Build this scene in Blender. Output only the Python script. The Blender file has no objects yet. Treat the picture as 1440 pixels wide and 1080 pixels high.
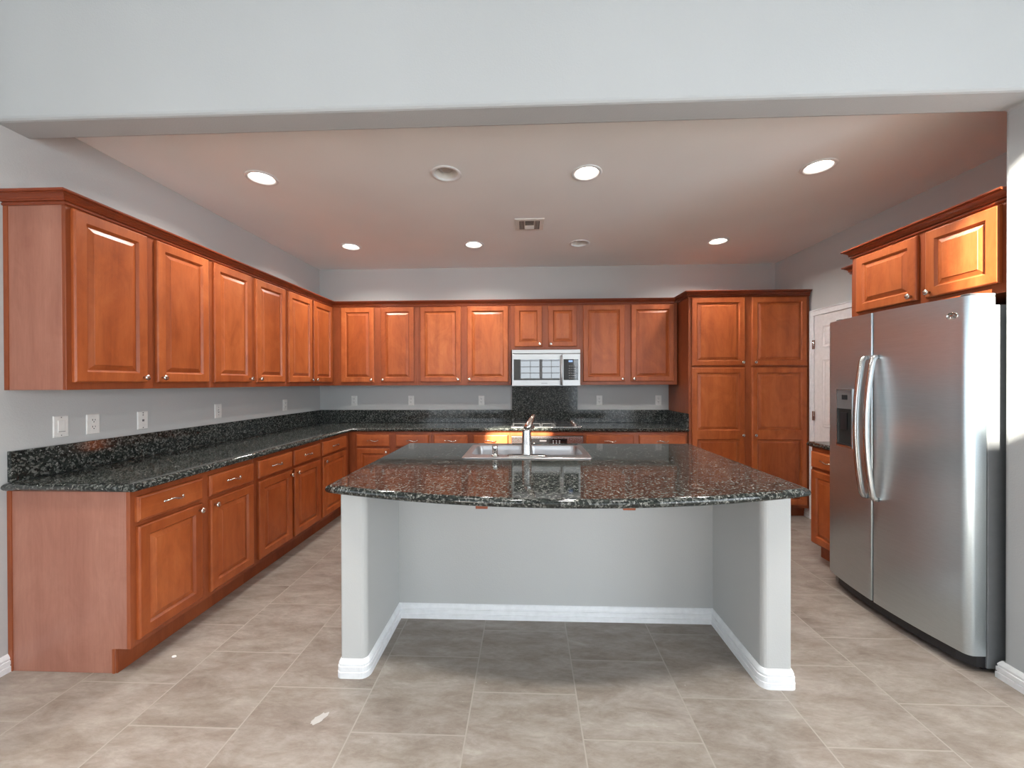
import bpy, bmesh, math, random
from mathutils import Vector, Matrix
random.seed(7)
S = bpy.context.scene
C = S.collection
PI = math.pi

# ------------------------------------------------------------------ camera
F_PX, YAW, PITCH, ROLL, CAM_H = 552.05, 0.0386, -0.0041, -0.0031, 1.3929
cam_data = bpy.data.cameras.new('camera')
cam_data.sensor_width = 36.0
cam_data.lens = F_PX / 1440.0 * 36.0
cam_data.clip_start = 0.05
cam = bpy.data.objects.new('camera', cam_data)
C.objects.link(cam)
fw = Vector((-math.sin(YAW) * math.cos(PITCH), math.cos(YAW) * math.cos(PITCH), math.sin(PITCH)))
rt = Vector((math.cos(YAW), math.sin(YAW), 0))
up = rt.cross(fw)
r2 = rt * math.cos(ROLL) + up * math.sin(ROLL)
u2 = -rt * math.sin(ROLL) + up * math.cos(ROLL)
m = Matrix((r2, u2, -fw)).transposed().to_4x4()
m.translation = (0, 0, CAM_H)
cam.matrix_world = m
S.camera = cam

# ------------------------------------------------------------------ world, sun, daylight, exposure
w = bpy.data.worlds.new('sky')
S.world = w
w.use_nodes = True
bg = w.node_tree.nodes['Background']
bg.inputs['Color'].default_value = (0.62, 0.78, 1.0, 1)
bg.inputs['Strength'].default_value = 0.8
S.view_settings.view_transform = 'Standard'
S.view_settings.look = 'None'
S.view_settings.gamma = 1.0
S.view_settings.use_curve_mapping = False
S.view_settings.exposure = 0.07
try:
    S.cycles.use_denoising = True
    S.cycles.max_bounces = 10
    S.cycles.diffuse_bounces = 6
    S.cycles.glossy_bounces = 4
    S.cycles.sample_clamp_indirect = 6.0
    S.cycles.caustics_reflective = False
    S.cycles.caustics_refractive = False
except Exception:
    pass

SUN_T, SUN_S = 0.50, 0.65                       # sun travels along (t, 1, -s)
sun = bpy.data.lights.new('sun', 'SUN')
sun.energy = 46.0
sun.color = (1.0, 0.93, 0.80)
sun.angle = 0.009
so = bpy.data.objects.new('sun', sun)
C.objects.link(so)
so.rotation_euler = Vector((SUN_T, 1, -SUN_S)).to_track_quat('-Z', 'Y').to_euler()
so.location = (-3, -8, 6)

# daylight windows of the living room behind the camera: x0, x1, z0, z1, watts
Y_REAR = -5.0
WINDOWS = [(-0.25, 1.2, 1.5, 3.0, 15), (-3.8, -0.9, 0.25, 2.7, 54), (1.6, 3.8, 0.1, 2.7, 38),
           (-1.40, 0.2, 5.61, 6.91, 0), (-5.02, -4.31, 6.50, 7.04, 0)]


def area(name, loc, rot, sx, sy, energy, color, shape='RECTANGLE', spread=None):
    l = bpy.data.lights.new(name, 'AREA')
    l.shape = shape
    l.size = sx
    if shape in ('RECTANGLE', 'ELLIPSE'):
        l.size_y = sy
    l.energy = energy
    l.color = color
    if spread:
        l.spread = spread
    o = bpy.data.objects.new(name, l)
    o.location = loc
    o.rotation_euler = rot
    C.objects.link(o)
    return o


for i, (x0, x1, z0, z1, e) in enumerate(WINDOWS[:3]):
    area('window_daylight', ((x0 + x1) / 2, Y_REAR - 0.16, (z0 + z1) / 2), (PI / 2 - 0.22, 0, 0), x1 - x0, z1 - z0, e, (0.88, 0.95, 1.0), spread=math.radians(130))

SIDE = [(4.1, -4.3, -0.1, 0.1, 2.5, 260, 'right'), (-5.2, -3.8, -0.2, 0.1, 2.5, 80, 'left')]   # side windows invented to add fill light: x, y0, y1, z0, z1, watts
for x, y0, y1, z0, z1, e, nm in SIDE:
    area('added_side_fill_' + nm, (x + math.copysign(0.10, x), (y0 + y1) / 2, (z0 + z1) / 2), (0, math.copysign(PI / 2, x), 0), z1 - z0, y1 - y0, e, (0.86, 0.94, 1.0))

# unseen fill lamps, added high above the camera to brighten the floor
for lx in (-2.4, -0.8, 0.8, 2.4):
    for ly in (-1.6, 0.1):
        area('added_fill_lamp', (lx, ly, 7.35), (0, 0, 0), 0.5, 0.5, 24, (1.0, 0.97, 0.93), 'DISK', math.radians(48))

# ------------------------------------------------------------------ measured places
XL, XR, YB = -2.5192, 2.8813, 4.686
ZC = 2.767
XLU, YUF = -2.2087, 4.383
XLB, YBF = -1.9035, 4.110
XLC, YBC = -1.8587, 4.086
ZCT = 0.915
YE_U, YE_B, YE_C = 1.799, 1.805, 1.779
YH1, YH2, ZH, XS = 1.7607, 1.9135, 2.6355, 2.2153
XP, YP = 1.662, 4.1126


# ------------------------------------------------------------------ helpers
def tag(o, label=None, cat=None, group=None, kind=None):
    if label: o['label'] = label
    if cat: o['category'] = cat
    if group: o['group'] = group
    if kind: o['kind'] = kind
    return o


def thing(name, label, cat, loc=(0, 0, 0), rz=0.0, group=None):
    o = bpy.data.objects.new(name, None)
    o.empty_display_size = 0.1
    o.location = loc
    o.rotation_euler = (0, 0, rz)
    C.objects.link(o)
    return tag(o, label, cat, group)


class MB:
    def __init__(s):
        s.v = []; s.f = []; s.sm = []

    def add(s, vs, fs, smooth=False):
        b = len(s.v)
        s.v += [tuple(p) for p in vs]
        s.f += [tuple(i + b for i in f) for f in fs]
        s.sm += [smooth] * len(fs)
        return s

    def box(s, x0, x1, y0, y1, z0, z1):
        vs = [(x, y, z) for z in (z0, z1) for y in (y0, y1) for x in (x0, x1)]
        return s.add(vs, [(0, 2, 3, 1), (4, 5, 7, 6), (0, 1, 5, 4), (2, 6, 7, 3), (0, 4, 6, 2), (1, 3, 7, 5)])

    def prism(s, pts, axis, a, b):
        """polygon pts (2-D) extruded along axis from a to b"""
        def mk(p, t):
            return {'x': (t, p[0], p[1]), 'y': (p[0], t, p[1]), 'z': (p[0], p[1], t)}[axis]
        n = len(pts)
        vs = [mk(p, a) for p in pts] + [mk(p, b) for p in pts]
        fs = [tuple(range(n)), tuple(range(2 * n - 1, n - 1, -1))]
        fs += [(i, i + n, (i + 1) % n + n, (i + 1) % n) for i in range(n)]
        return s.add(vs, fs)

    def lathe(s, prof, n=20, axis='z', loc=(0, 0, 0), caps=True):
        """prof: (radius, along-axis)"""
        vs = []
        for r, h in prof:
            for k in range(n):
                a = 2 * PI * k / n
                c, d = r * math.cos(a), r * math.sin(a)
                p = {'z': (c, d, h), 'y': (c, h, d), 'x': (h, c, d)}[axis]
                vs.append((p[0] + loc[0], p[1] + loc[1], p[2] + loc[2]))
        fs = []
        for i in range(len(prof) - 1):
            for k in range(n):
                k2 = (k + 1) % n
                fs.append((i * n + k, i * n + k2, (i + 1) * n + k2, (i + 1) * n + k))
        s.add(vs, fs, True)
        b = len(s.v) - len(vs)
        if caps and prof[0][0] > 1e-6:
            s.f.append(tuple(b + k for k in range(n))); s.sm.append(False)
        if caps and prof[-1][0] > 1e-6:
            s.f.append(tuple(b + (len(prof) - 1) * n + k for k in range(n))); s.sm.append(False)
        return s

    def tube(s, pts, rad, n=8, flat=None):
        """pts polyline; rad number or list; flat=(a,b) gives an elliptical/rect-ish section with 'side' reference"""
        pts = [Vector(p) for p in pts]
        N = len(pts)
        rads = rad if isinstance(rad, (list, tuple)) else [rad] * N
        t0 = (pts[1] - pts[0]).normalized()
        ref = Vector((0, 0, 1)) if abs(t0.z) < 0.9 else Vector((1, 0, 0))
        nrm = t0.cross(ref).normalized()
        vs = []
        for i, p in enumerate(pts):
            t = (pts[min(i + 1, N - 1)] - pts[max(i - 1, 0)]).normalized()
            nrm = (nrm - t * nrm.dot(t)).normalized()
            bn = t.cross(nrm)
            for k in range(n):
                a = 2 * PI * k / n
                ca, sa = math.cos(a), math.sin(a)
                if flat:
                    ca = math.copysign(abs(ca) ** 0.5, ca) * flat[0]
                    sa = math.copysign(abs(sa) ** 0.5, sa) * flat[1]
                vs.append(p + (nrm * ca + bn * sa) * rads[i])
        fs = []
        for i in range(N - 1):
            for k in range(n):
                k2 = (k + 1) % n
                fs.append((i * n + k, i * n + k2, (i + 1) * n + k2, (i + 1) * n + k))
        s.add(vs, fs, True)
        b = len(s.v) - len(vs)
        s.f.append(tuple(b + k for k in range(n))[::-1]); s.sm.append(False)
        s.f.append(tuple(b + (N - 1) * n + k for k in range(n))); s.sm.append(False)
        return s

    def sweep(s, path, prof, z=0.0, smooth=False):
        """profile (out, up) swept along a level path; 'out' points to the right of travel; mitred"""
        P = [Vector((p[0], p[1])) for p in path]
        N = len(P)
        vs = []
        for i in range(N):
            d0 = (P[i] - P[i - 1]).normalized() if i else None
            d1 = (P[i + 1] - P[i]).normalized() if i < N - 1 else None
            n0 = Vector((d0.y, -d0.x)) if d0 else None
            n1 = Vector((d1.y, -d1.x)) if d1 else None
            if n0 is None: mi = n1
            elif n1 is None: mi = n0
            else:
                mi = (n0 + n1).normalized()
                mi = mi / max(0.3, mi.dot(n1))
            for o, h in prof:
                q = P[i] + mi * o
                vs.append((q.x, q.y, z + h))
        k = len(prof)
        fs = []
        for i in range(N - 1):
            for j in range(k):
                j2 = (j + 1) % k
                fs.append((i * k + j, (i + 1) * k + j, (i + 1) * k + j2, i * k + j2))
        fs.append(tuple(range(k)))
        fs.append(tuple((N - 1) * k + j for j in range(k))[::-1])
        return s.add(vs, fs, smooth)

    def rings(s, x0, x1, z0, z1, prof, cap=True):
        """nested rectangles in the xz plane: prof = [(inset, y)...]"""
        vs = []
        for ins, y in prof:
            vs += [(x0 + ins, y, z0 + ins), (x1 - ins, y, z0 + ins), (x1 - ins, y, z1 - ins), (x0 + ins, y, z1 - ins)]
        fs = []
        for i in range(len(prof) - 1):
            for k in range(4):
                k2 = (k + 1) % 4
                fs.append((i * 4 + k, i * 4 + k2, (i + 1) * 4 + k2, (i + 1) * 4 + k))
        if cap:
            b = (len(prof) - 1) * 4
            fs.append((b, b + 1, b + 2, b + 3))
        return s.add(vs, fs)

    def build(s, name, mat, parent=None, loc=(0, 0, 0), bevel=0.0, seg=2, recalc=True, mats=None, rz=0.0):
        me = bpy.data.meshes.new(name)
        me.from_pydata(s.v, [], s.f)
        me.polygons.foreach_set('use_smooth', s.sm)
        if recalc:
            bm = bmesh.new(); bm.from_mesh(me)
            bmesh.ops.recalc_face_normals(bm, faces=bm.faces)
            bm.to_mesh(me); bm.free()
        me.update()
        o = bpy.data.objects.new(name, me)
        C.objects.link(o)
        o.location = loc
        o.rotation_euler = (0, 0, rz)
        if mat: me.materials.append(mat)
        if parent: o.parent = parent
        if bevel:
            b = o.modifiers.new('bevel', 'BEVEL')
            b.width = bevel; b.segments = seg; b.limit_method = 'ANGLE'; b.angle_limit = math.radians(40)
        return o


def fill_poly(loops, z0, z1, flip=None, edge=None):
    """plate from an outer loop and holes, from z0 to z1; edge = list of (inset, z) rings for the outer loop. returns MB"""
    mb = MB()

    def offset(loop, d):
        n = len(loop); out = []
        for i in range(n):
            p0, p, p1 = Vector(loop[i - 1]), Vector(loop[i]), Vector(loop[(i + 1) % n])
            a, b = (p - p0).normalized(), (p1 - p).normalized()
            na, nb = Vector((-a.y, a.x)), Vector((-b.y, b.x))
            mi = (na + nb).normalized()
            mi = mi / max(0.35, mi.dot(nb))
            q = p + mi * d
            out.append((q.x, q.y))
        return out
    prof = edge or [(0, z0), (0, z1)]
    outer = loops[0]
    n = len(outer)
    rs = [offset(outer, i) if i else outer for i, _z in prof]
    vs = []
    for (ins, z), r in zip(prof, rs):
        vs += [(p[0], p[1], z) for p in r]
    fs = []
    for i in range(len(prof) - 1):
        for k in range(n):
            k2 = (k + 1) % n
            fs.append((i * n + k, i * n + k2, (i + 1) * n + k2, (i + 1) * n + k))
    mb.add(vs, fs, bool(edge))
    for (zz, ring) in ((prof[0][1], rs[0]), (prof[-1][1], rs[-1])):
        bm = bmesh.new()
        edges = []
        for lp in [ring] + list(loops[1:]):
            bv = [bm.verts.new((p[0], p[1], zz)) for p in lp]
            for i in range(len(bv)):
                edges.append(bm.edges.new((bv[i], bv[(i + 1) % len(bv)])))
        bmesh.ops.triangle_fill(bm, edges=edges, use_beauty=True, use_dissolve=False)
        bm.verts.index_update()
        mb.add([v.co[:] for v in bm.verts], [[v.index for v in f.verts] for f in bm.faces])
        bm.free()
    for lp in loops[1:]:
        k = len(lp)
        mb.add([(p[0], p[1], prof[0][1]) for p in lp] + [(p[0], p[1], prof[-1][1]) for p in lp],
               [(i, (i + 1) % k, (i + 1) % k + k, i + k) for i in range(k)])
    # weld
    key = {}; remap = []; nv = []
    for p in mb.v:
        q = (round(p[0], 5), round(p[1], 5), round(p[2], 5))
        if q not in key:
            key[q] = len(nv); nv.append(p)
        remap.append(key[q])
    mb.v = nv
    mb.f = [tuple(remap[i] for i in f) for f in mb.f]
    return mb


def circle(cx, cy, r, n=28):
    return [(cx + r * math.cos(2 * PI * k / n), cy + r * math.sin(2 * PI * k / n)) for k in range(n)]


def rrect(x0, x1, y0, y1, r, n=5):
    pts = []
    for cx, cy, a0 in ((x1 - r, y0 + r, -PI / 2), (x1 - r, y1 - r, 0), (x0 + r, y1 - r, PI / 2), (x0 + r, y0 + r, PI)):
        for k in range(n + 1):
            a = a0 + PI / 2 * k / n
            pts.append((cx + r * math.cos(a), cy + r * math.sin(a)))
    return pts


# ------------------------------------------------------------------ materials
class NT:
    def __init__(s, name, rough=0.5, metal=0.0, spec=0.5):
        s.m = bpy.data.materials.new(name)
        s.m.use_nodes = True
        s.t = s.m.node_tree
        s.b = s.t.nodes['Principled BSDF']
        s.b.inputs['Roughness'].default_value = rough
        s.b.inputs['Metallic'].default_value = metal
        s.b.inputs['Specular IOR Level'].default_value = spec

    def n(s, t, **kw):
        nd = s.t.nodes.new(t)
        for k, v in kw.items():
            if k in nd.inputs.keys() and not hasattr(nd, k): nd.inputs[k].default_value = v
            elif hasattr(nd, k): setattr(nd, k, v)
            else: nd.inputs[k.replace('_', ' ')].default_value = v
        return nd

    def l(s, a, b):
        s.t.links.new(a, b)

    def ramp(s, fac, stops):
        r = s.t.nodes.new('ShaderNodeValToRGB')
        el = r.color_ramp.elements
        while len(el) < len(stops): el.new(0.5)
        for e, (p, c) in zip(el, stops):
            e.position = p
            e.color = (*c, 1) if len(c) == 3 else c
        s.l(fac, r.inputs['Fac'])
        return r.outputs['Color']

    def coord(s, scale=(1, 1, 1), rand=False, rot=(0, 0, 0)):
        tc = s.t.nodes.new('ShaderNodeTexCoord')
        mp = s.t.nodes.new('ShaderNodeMapping')
        mp.inputs['Scale'].default_value = scale
        mp.inputs['Rotation'].default_value = rot
        out = tc.outputs['Object']
        if rand:
            oi = s.t.nodes.new('ShaderNodeObjectInfo')
            mu = s.t.nodes.new('ShaderNodeVectorMath'); mu.operation = 'MULTIPLY_ADD'
            s.l(oi.outputs['Random'], mu.inputs[0])
            mu.inputs[1].default_value = (37, 61, 83)
            s.l(out, mu.inputs[2])
            out = mu.outputs[0]
        s.l(out, mp.inputs['Vector'])
        return mp.outputs['Vector']

    def noise(s, vec, scale, detail=4, rough=0.55, dist=0.0):
        nd = s.t.nodes.new('ShaderNodeTexNoise')
        nd.inputs['Scale'].default_value = scale
        nd.inputs['Detail'].default_value = detail
        nd.inputs['Roughness'].default_value = rough
        nd.inputs['Distortion'].default_value = dist
        s.l(vec, nd.inputs['Vector'])
        return nd.outputs['Fac']

    def mix(s, fac, a, b, mode='MIX'):
        nd = s.t.nodes.new('ShaderNodeMix')
        nd.data_type = 'RGBA'; nd.blend_type = mode
        for sock, val in ((nd.inputs[0], fac), (nd.inputs[6], a), (nd.inputs[7], b)):
            if hasattr(val, 'is_linked') or isinstance(val, bpy.types.NodeSocket): s.l(val, sock)
            elif isinstance(val, tuple): sock.default_value = (*val, 1) if len(val) == 3 else val
            else: sock.default_value = val
        return nd.outputs[2]

    def bump(s, h, strength=0.1, dist=0.002):
        nd = s.t.nodes.new('ShaderNodeBump')
        nd.inputs['Strength'].default_value = strength
        nd.inputs['Distance'].default_value = dist
        s.l(h, nd.inputs['Height'])
        s.l(nd.outputs['Normal'], s.b.inputs['Normal'])

    def color(s, c):
        if isinstance(c, tuple): s.b.inputs['Base Color'].default_value = (*c, 1)
        else: s.l(c, s.b.inputs['Base Color'])
        return s


def plain(name, col, rough=0.5, metal=0.0, spec=0.5, bump=None):
    t = NT(name, rough, metal, spec)
    v = t.coord()
    n = t.noise(v, 30, 3)
    t.color(t.ramp(n, [(0.3, tuple(c * 0.95 for c in col)), (0.7, tuple(min(1, c * 1.04) for c in col))]))
    if bump: t.bump(t.noise(v, bump[0], 3), bump[1], bump[2])
    return t.m


def emit(name, col, strength):
    t = NT(name)
    t.color((0.0, 0.0, 0.0))
    t.b.inputs['Emission Color'].default_value = (*col, 1)
    t.b.inputs['Emission Strength'].default_value = strength
    return t.m


def wood(name, dark, mid, light, axis='z', rough=0.37):
    t = NT(name, rough, 0, 0.42)
    sc = {'z': (1, 1, 0.07), 'x': (0.07, 1, 1), 'y': (1, 0.07, 1)}[axis]
    v = t.coord(sc, True)
    fine = t.noise(v, 120, 4, 0.6)
    band = t.noise(v, 9, 3, 0.5, 0.6)
    v2 = t.coord((1, 1, 0.5), True)
    blot = t.noise(v2, 5.5, 5, 0.68, 1.4)
    a = t.mix(0.5, t.ramp(band, [(0.3, dark), (0.5, mid), (0.72, light)]), t.ramp(blot, [(0.33, dark), (0.5, mid), (0.68, light)]))
    g = t.ramp(fine, [(0.35, (0.86, 0.84, 0.82)), (0.6, (1, 1, 1))])
    c = t.mix(0.55, a, g, 'MULTIPLY')
    oi = t.t.nodes.new('ShaderNodeObjectInfo')
    tint = t.ramp(oi.outputs['Random'], [(0, (0.84, 0.76, 0.70)), (1, (1.04, 1.04, 1.04))])
    t.color(t.mix(1.0, c, tint, 'MULTIPLY'))
    t.bump(fine, 0.04, 0.001)
    return t.m


CH_D, CH_M, CH_L = (0.26, 0.058, 0.015), (0.40, 0.100, 0.027), (0.50, 0.15, 0.046)
M_DOOR = wood('cherry_door', CH_D, CH_M, CH_L)
M_DRAWER = wood('cherry_drawer', CH_D, CH_M, CH_L, 'x')
M_FRAME = wood('cherry_frame', (0.20, 0.047, 0.016), (0.29, 0.072, 0.024), (0.34, 0.092, 0.032))
M_CROWN = wood('cherry_crown', (0.17, 0.034, 0.013), (0.23, 0.048, 0.017), (0.28, 0.062, 0.022), 'x', 0.28)
M_PANEL = wood('cherry_veneer_panel', (0.34, 0.145, 0.105), (0.41, 0.19, 0.14), (0.48, 0.24, 0.18), 'z', 0.36)


def granite(name, rough=0.06, big=1.0):
    t = NT(name, rough, 0, 0.34)
    v = t.coord()
    vo = t.t.nodes.new('ShaderNodeTexVoronoi'); vo.feature = 'F1'
    vo.inputs['Scale'].default_value = 115 * big
    wv = t.t.nodes.new('ShaderNodeVectorMath'); wv.operation = 'ADD'
    nz = t.t.nodes.new('ShaderNodeTexNoise'); nz.inputs['Scale'].default_value = 60
    t.l(v, nz.inputs['Vector'])
    sc = t.t.nodes.new('ShaderNodeVectorMath'); sc.operation = 'SCALE'; sc.inputs['Scale'].default_value = 0.02
    t.l(nz.outputs['Color'], sc.inputs[0])
    t.l(v, wv.inputs[0]); t.l(sc.outputs[0], wv.inputs[1])
    t.l(wv.outputs[0], vo.inputs['Vector'])
    base = t.ramp(t.noise(v, 55, 5, 0.7), [(0.35, (0.006, 0.007, 0.007)), (0.55, (0.022, 0.026, 0.023)), (0.72, (0.060, 0.068, 0.060))])
    rnd = t.ramp(vo.outputs['Color'], [(0.0, (0, 0, 0)), (0.63, (0, 0, 0)), (0.70, (0.5, 0.5, 0.5)), (1.0, (1, 1, 1))])
    fle = t.mix(rnd, base, (0.17, 0.175, 0.16))
    vo2 = t.t.nodes.new('ShaderNodeTexVoronoi'); vo2.inputs['Scale'].default_value = 180 * big
    t.l(wv.outputs[0], vo2.inputs['Vector'])
    sp = t.ramp(vo2.outputs['Color'], [(0.86, (0, 0, 0)), (0.93, (1, 1, 1))])
    t.color(t.mix(sp, fle, (0.32, 0.32, 0.30)))
    return t.m


M_GRANITE = granite('dark_granite')
M_GRANITE_SPLASH = granite('dark_granite_splash', 0.10)


def steel(name, col=(0.62, 0.60, 0.58), rough=0.24, axis='z', wav=0.0, aniso=0.0):
    t = NT(name, rough, 1.0)
    sc = {'z': (140, 140, 1.5), 'y': (140, 1.5, 140), 'x': (1.5, 140, 140)}[axis]
    v = t.coord(sc)
    n = t.noise(v, 1.0, 2)
    t.color(t.ramp(n, [(0.3, tuple(c * 0.97 for c in col)), (0.7, tuple(c * 1.03 for c in col))]))
    if aniso:
        t.b.inputs['Anisotropic'].default_value = aniso
        tg = t.t.nodes.new('ShaderNodeTangent'); tg.direction_type = 'RADIAL'; tg.axis = 'Z'
        t.l(tg.outputs[0], t.b.inputs['Tangent'])
    if wav:
        v2 = t.coord((0.25, 0.25, 1.0))
        t.bump(t.noise(v2, 3.0, 1, 0.4), wav, 0.02)
    return t.m


M_FRIDGE = steel('brushed_steel_door', (0.60, 0.675, 0.71), 0.32, 'y', 0.04, 0.8)
M_STEEL = steel('brushed_steel', (0.68, 0.67, 0.66), 0.24, 'x')
M_STEEL_MW = steel('brushed_steel_microwave', (0.44, 0.44, 0.435), 0.36, 'x')
M_GLASS_MW = plain('microwave_glass', (0.012, 0.012, 0.013), 0.02)
M_GLASS_MW.node_tree.nodes['Principled BSDF'].inputs['IOR'].default_value = 2.1
M_SINK = steel('sink_steel', (0.50, 0.495, 0.50), 0.32, 'x')
M_FAUCET = plain('faucet_nickel', (0.50, 0.49, 0.48), 0.26, 1.0)
M_CHROME = plain('polished_nickel', (0.80, 0.78, 0.75), 0.12, 1.0)
M_NICKEL = plain('satin_nickel', (0.74, 0.72, 0.68), 0.22, 1.0)
M_CASE = plain('grey_enamel_case', (0.17, 0.18, 0.19), 0.45, 0.0, 0.5, (400, 0.15, 0.001))
M_BLACK = plain('black_plastic', (0.018, 0.018, 0.020), 0.35)
M_DGREY = plain('dark_grey_plastic', (0.09, 0.095, 0.10), 0.32)
M_RECESS = plain('dispenser_cavity', (0.022, 0.026, 0.026), 0.5, 0, 0.3)
M_MGREY = plain('mid_grey_plastic', (0.15, 0.15, 0.155), 0.35)
M_GLASS_B = plain('black_glass', (0.012, 0.012, 0.013), 0.03, 0.0, 0.9)
M_IRON = plain('cast_iron', (0.02, 0.02, 0.021), 0.5)
M_WHITE_PL = plain('white_plastic', (0.78, 0.77, 0.74), 0.35)
M_SLOT = plain('dark_slot', (0.03, 0.03, 0.03), 0.6)
M_TRIM = plain('white_trim_paint', (0.80, 0.81, 0.82), 0.35)
M_DOORP = plain('white_door_paint', (0.74, 0.72, 0.72), 0.4)
M_VENTP = plain('vent_white_metal', (0.72, 0.70, 0.66), 0.4)
M_REFL = plain('can_reflector_white', (0.75, 0.72, 0.68), 0.3)
M_BULB_OFF = plain('unlit_bulb', (0.42, 0.40, 0.38), 0.3)
M_PLASTER = plain('plaster_chip', (0.8, 0.79, 0.76), 0.8)
M_SMEAR = plain('dried_paint', (0.46, 0.44, 0.42), 0.6)
M_BULB = emit('lamp_glow', (1.0, 0.90, 0.76), 9.0)
M_BLUE = emit('blue_display', (0.35, 0.55, 1.0), 1.1)
M_DOTS = emit('panel_legend_glow', (1.0, 0.85, 0.8), 0.7)
M_LEG = plain('panel_legend_print', (0.45, 0.45, 0.45), 0.5)


def wallpaint(name, col, amt=0.25):
    t = NT(name, 0.75, 0, 0.3)
    v = t.coord()
    n = t.noise(v, 1.3, 2)
    t.color(t.ramp(n, [(0.3, tuple(c * 0.97 for c in col)), (0.7, tuple(c * 1.02 for c in col))]))
    t.bump(t.noise(v, 140, 3, 0.5), amt, 0.003)
    return t.m


M_WALL = wallpaint('grey_wall_paint', (0.50, 0.505, 0.50))
M_WALL_FRONT = wallpaint('grey_wall_paint_dimmed', (0.435, 0.455, 0.465))  # wall grey darkened and cooled to offset too much light on the header
M_CEIL = wallpaint('ceiling_paint', (0.87, 0.89, 0.89), 0.18)
M_ISLAND = wallpaint('island_wall_paint', (0.48, 0.485, 0.475))


def floor_mat():
    t = NT('stone_look_tile', 0.36, 0, 0.45)
    tc = t.t.nodes.new('ShaderNodeTexCoord')
    sep = t.t.nodes.new('ShaderNodeSeparateXYZ')
    t.l(tc.outputs['Object'], sep.inputs[0])
    W, H = 0.4405, 0.4613

    def add(sock, v):
        n = t.t.nodes.new('ShaderNodeMath'); n.operation = 'ADD'
        t.l(sock, n.inputs[0]); n.inputs[1].default_value = v
        return n.outputs[0]
    com = t.t.nodes.new('ShaderNodeCombineXYZ')
    t.l(add(sep.outputs['Y'], -1.754 + W / 2 + W * 20), com.inputs['X'])
    t.l(add(sep.outputs['X'], 2.092 + H * 20), com.inputs['Y'])
    br = t.t.nodes.new('ShaderNodeTexBrick')
    br.offset = 0.5; br.offset_frequency = 2; br.squash = 1.0
    t.l(com.outputs[0], br.inputs['Vector'])
    br.inputs['Scale'].default_value = 1.0
    br.inputs['Mortar Size'].default_value = 0.0032
    br.inputs['Mortar Smooth'].default_value = 0.25
    br.inputs['Brick Width'].default_value = W
    br.inputs['Row Height'].default_value = H
    br.inputs['Color1'].default_value = (0, 0, 0, 1)
    br.inputs['Color2'].default_value = (1, 1, 1, 1)
    br.inputs['Mortar'].default_value = (0.5, 0.5, 0.5, 1)
    # each tile shifts the veining
    vm = t.t.nodes.new('ShaderNodeVectorMath'); vm.operation = 'MULTIPLY_ADD'
    t.l(br.outputs['Color'], vm.inputs[0]); vm.inputs[1].default_value = (7, 11, 3); t.l(tc.outputs['Object'], vm.inputs[2])
    mp = t.t.nodes.new('ShaderNodeMapping'); mp.inputs['Rotation'].default_value = (0, 0, 0.5); mp.inputs['Scale'].default_value = (0.7, 1.9, 1)
    t.l(vm.outputs[0], mp.inputs['Vector'])
    n1 = t.noise(mp.outputs['Vector'], 6.0, 10, 0.72, 0.35)
    n2 = t.noise(mp.outputs['Vector'], 38, 6, 0.72, 0.4)
    c1 = t.ramp(n1, [(0.28, (0.180, 0.143, 0.116)), (0.47, (0.268, 0.227, 0.196)), (0.62, (0.342, 0.302, 0.270)), (0.78, (0.44, 0.41, 0.38))])
    c2 = t.ramp(n2, [(0.3, (0.80, 0.78, 0.76)), (0.55, (1, 1, 1)), (0.75, (1.16, 1.15, 1.13))])
    c = t.mix(0.62, c1, c2, 'MULTIPLY')
    tint = t.ramp(br.outputs['Color'], [(0, (0.90, 0.885, 0.87)), (1, (1.04, 1.04, 1.04))])
    c = t.mix(1.0, c, tint, 'MULTIPLY')
    n3 = t.noise(tc.outputs['Object'], 55, 2, 0.5)
    c = t.mix(t.ramp(n3, [(0.775, (0, 0, 0)), (0.80, (0.7, 0.7, 0.7))]), c, (0.62, 0.60, 0.57))
    c = t.mix(br.outputs['Fac'], c, (0.35, 0.31, 0.272))
    t.color(c)
    inv = t.t.nodes.new('ShaderNodeMath'); inv.operation = 'MULTIPLY_ADD'
    t.l(br.outputs['Fac'], inv.inputs[0]); inv.inputs[1].default_value = -1.5; t.l(n2, inv.inputs[2])
    t.bump(inv.outputs[0], 0.22, 0.003)
    return t.m


M_FLOOR = floor_mat()


# ------------------------------------------------------------------ the setting
def struct(name, mb, mat, **kw):
    o = mb.build(name, mat, **kw)
    o['kind'] = 'structure'
    return o


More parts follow.
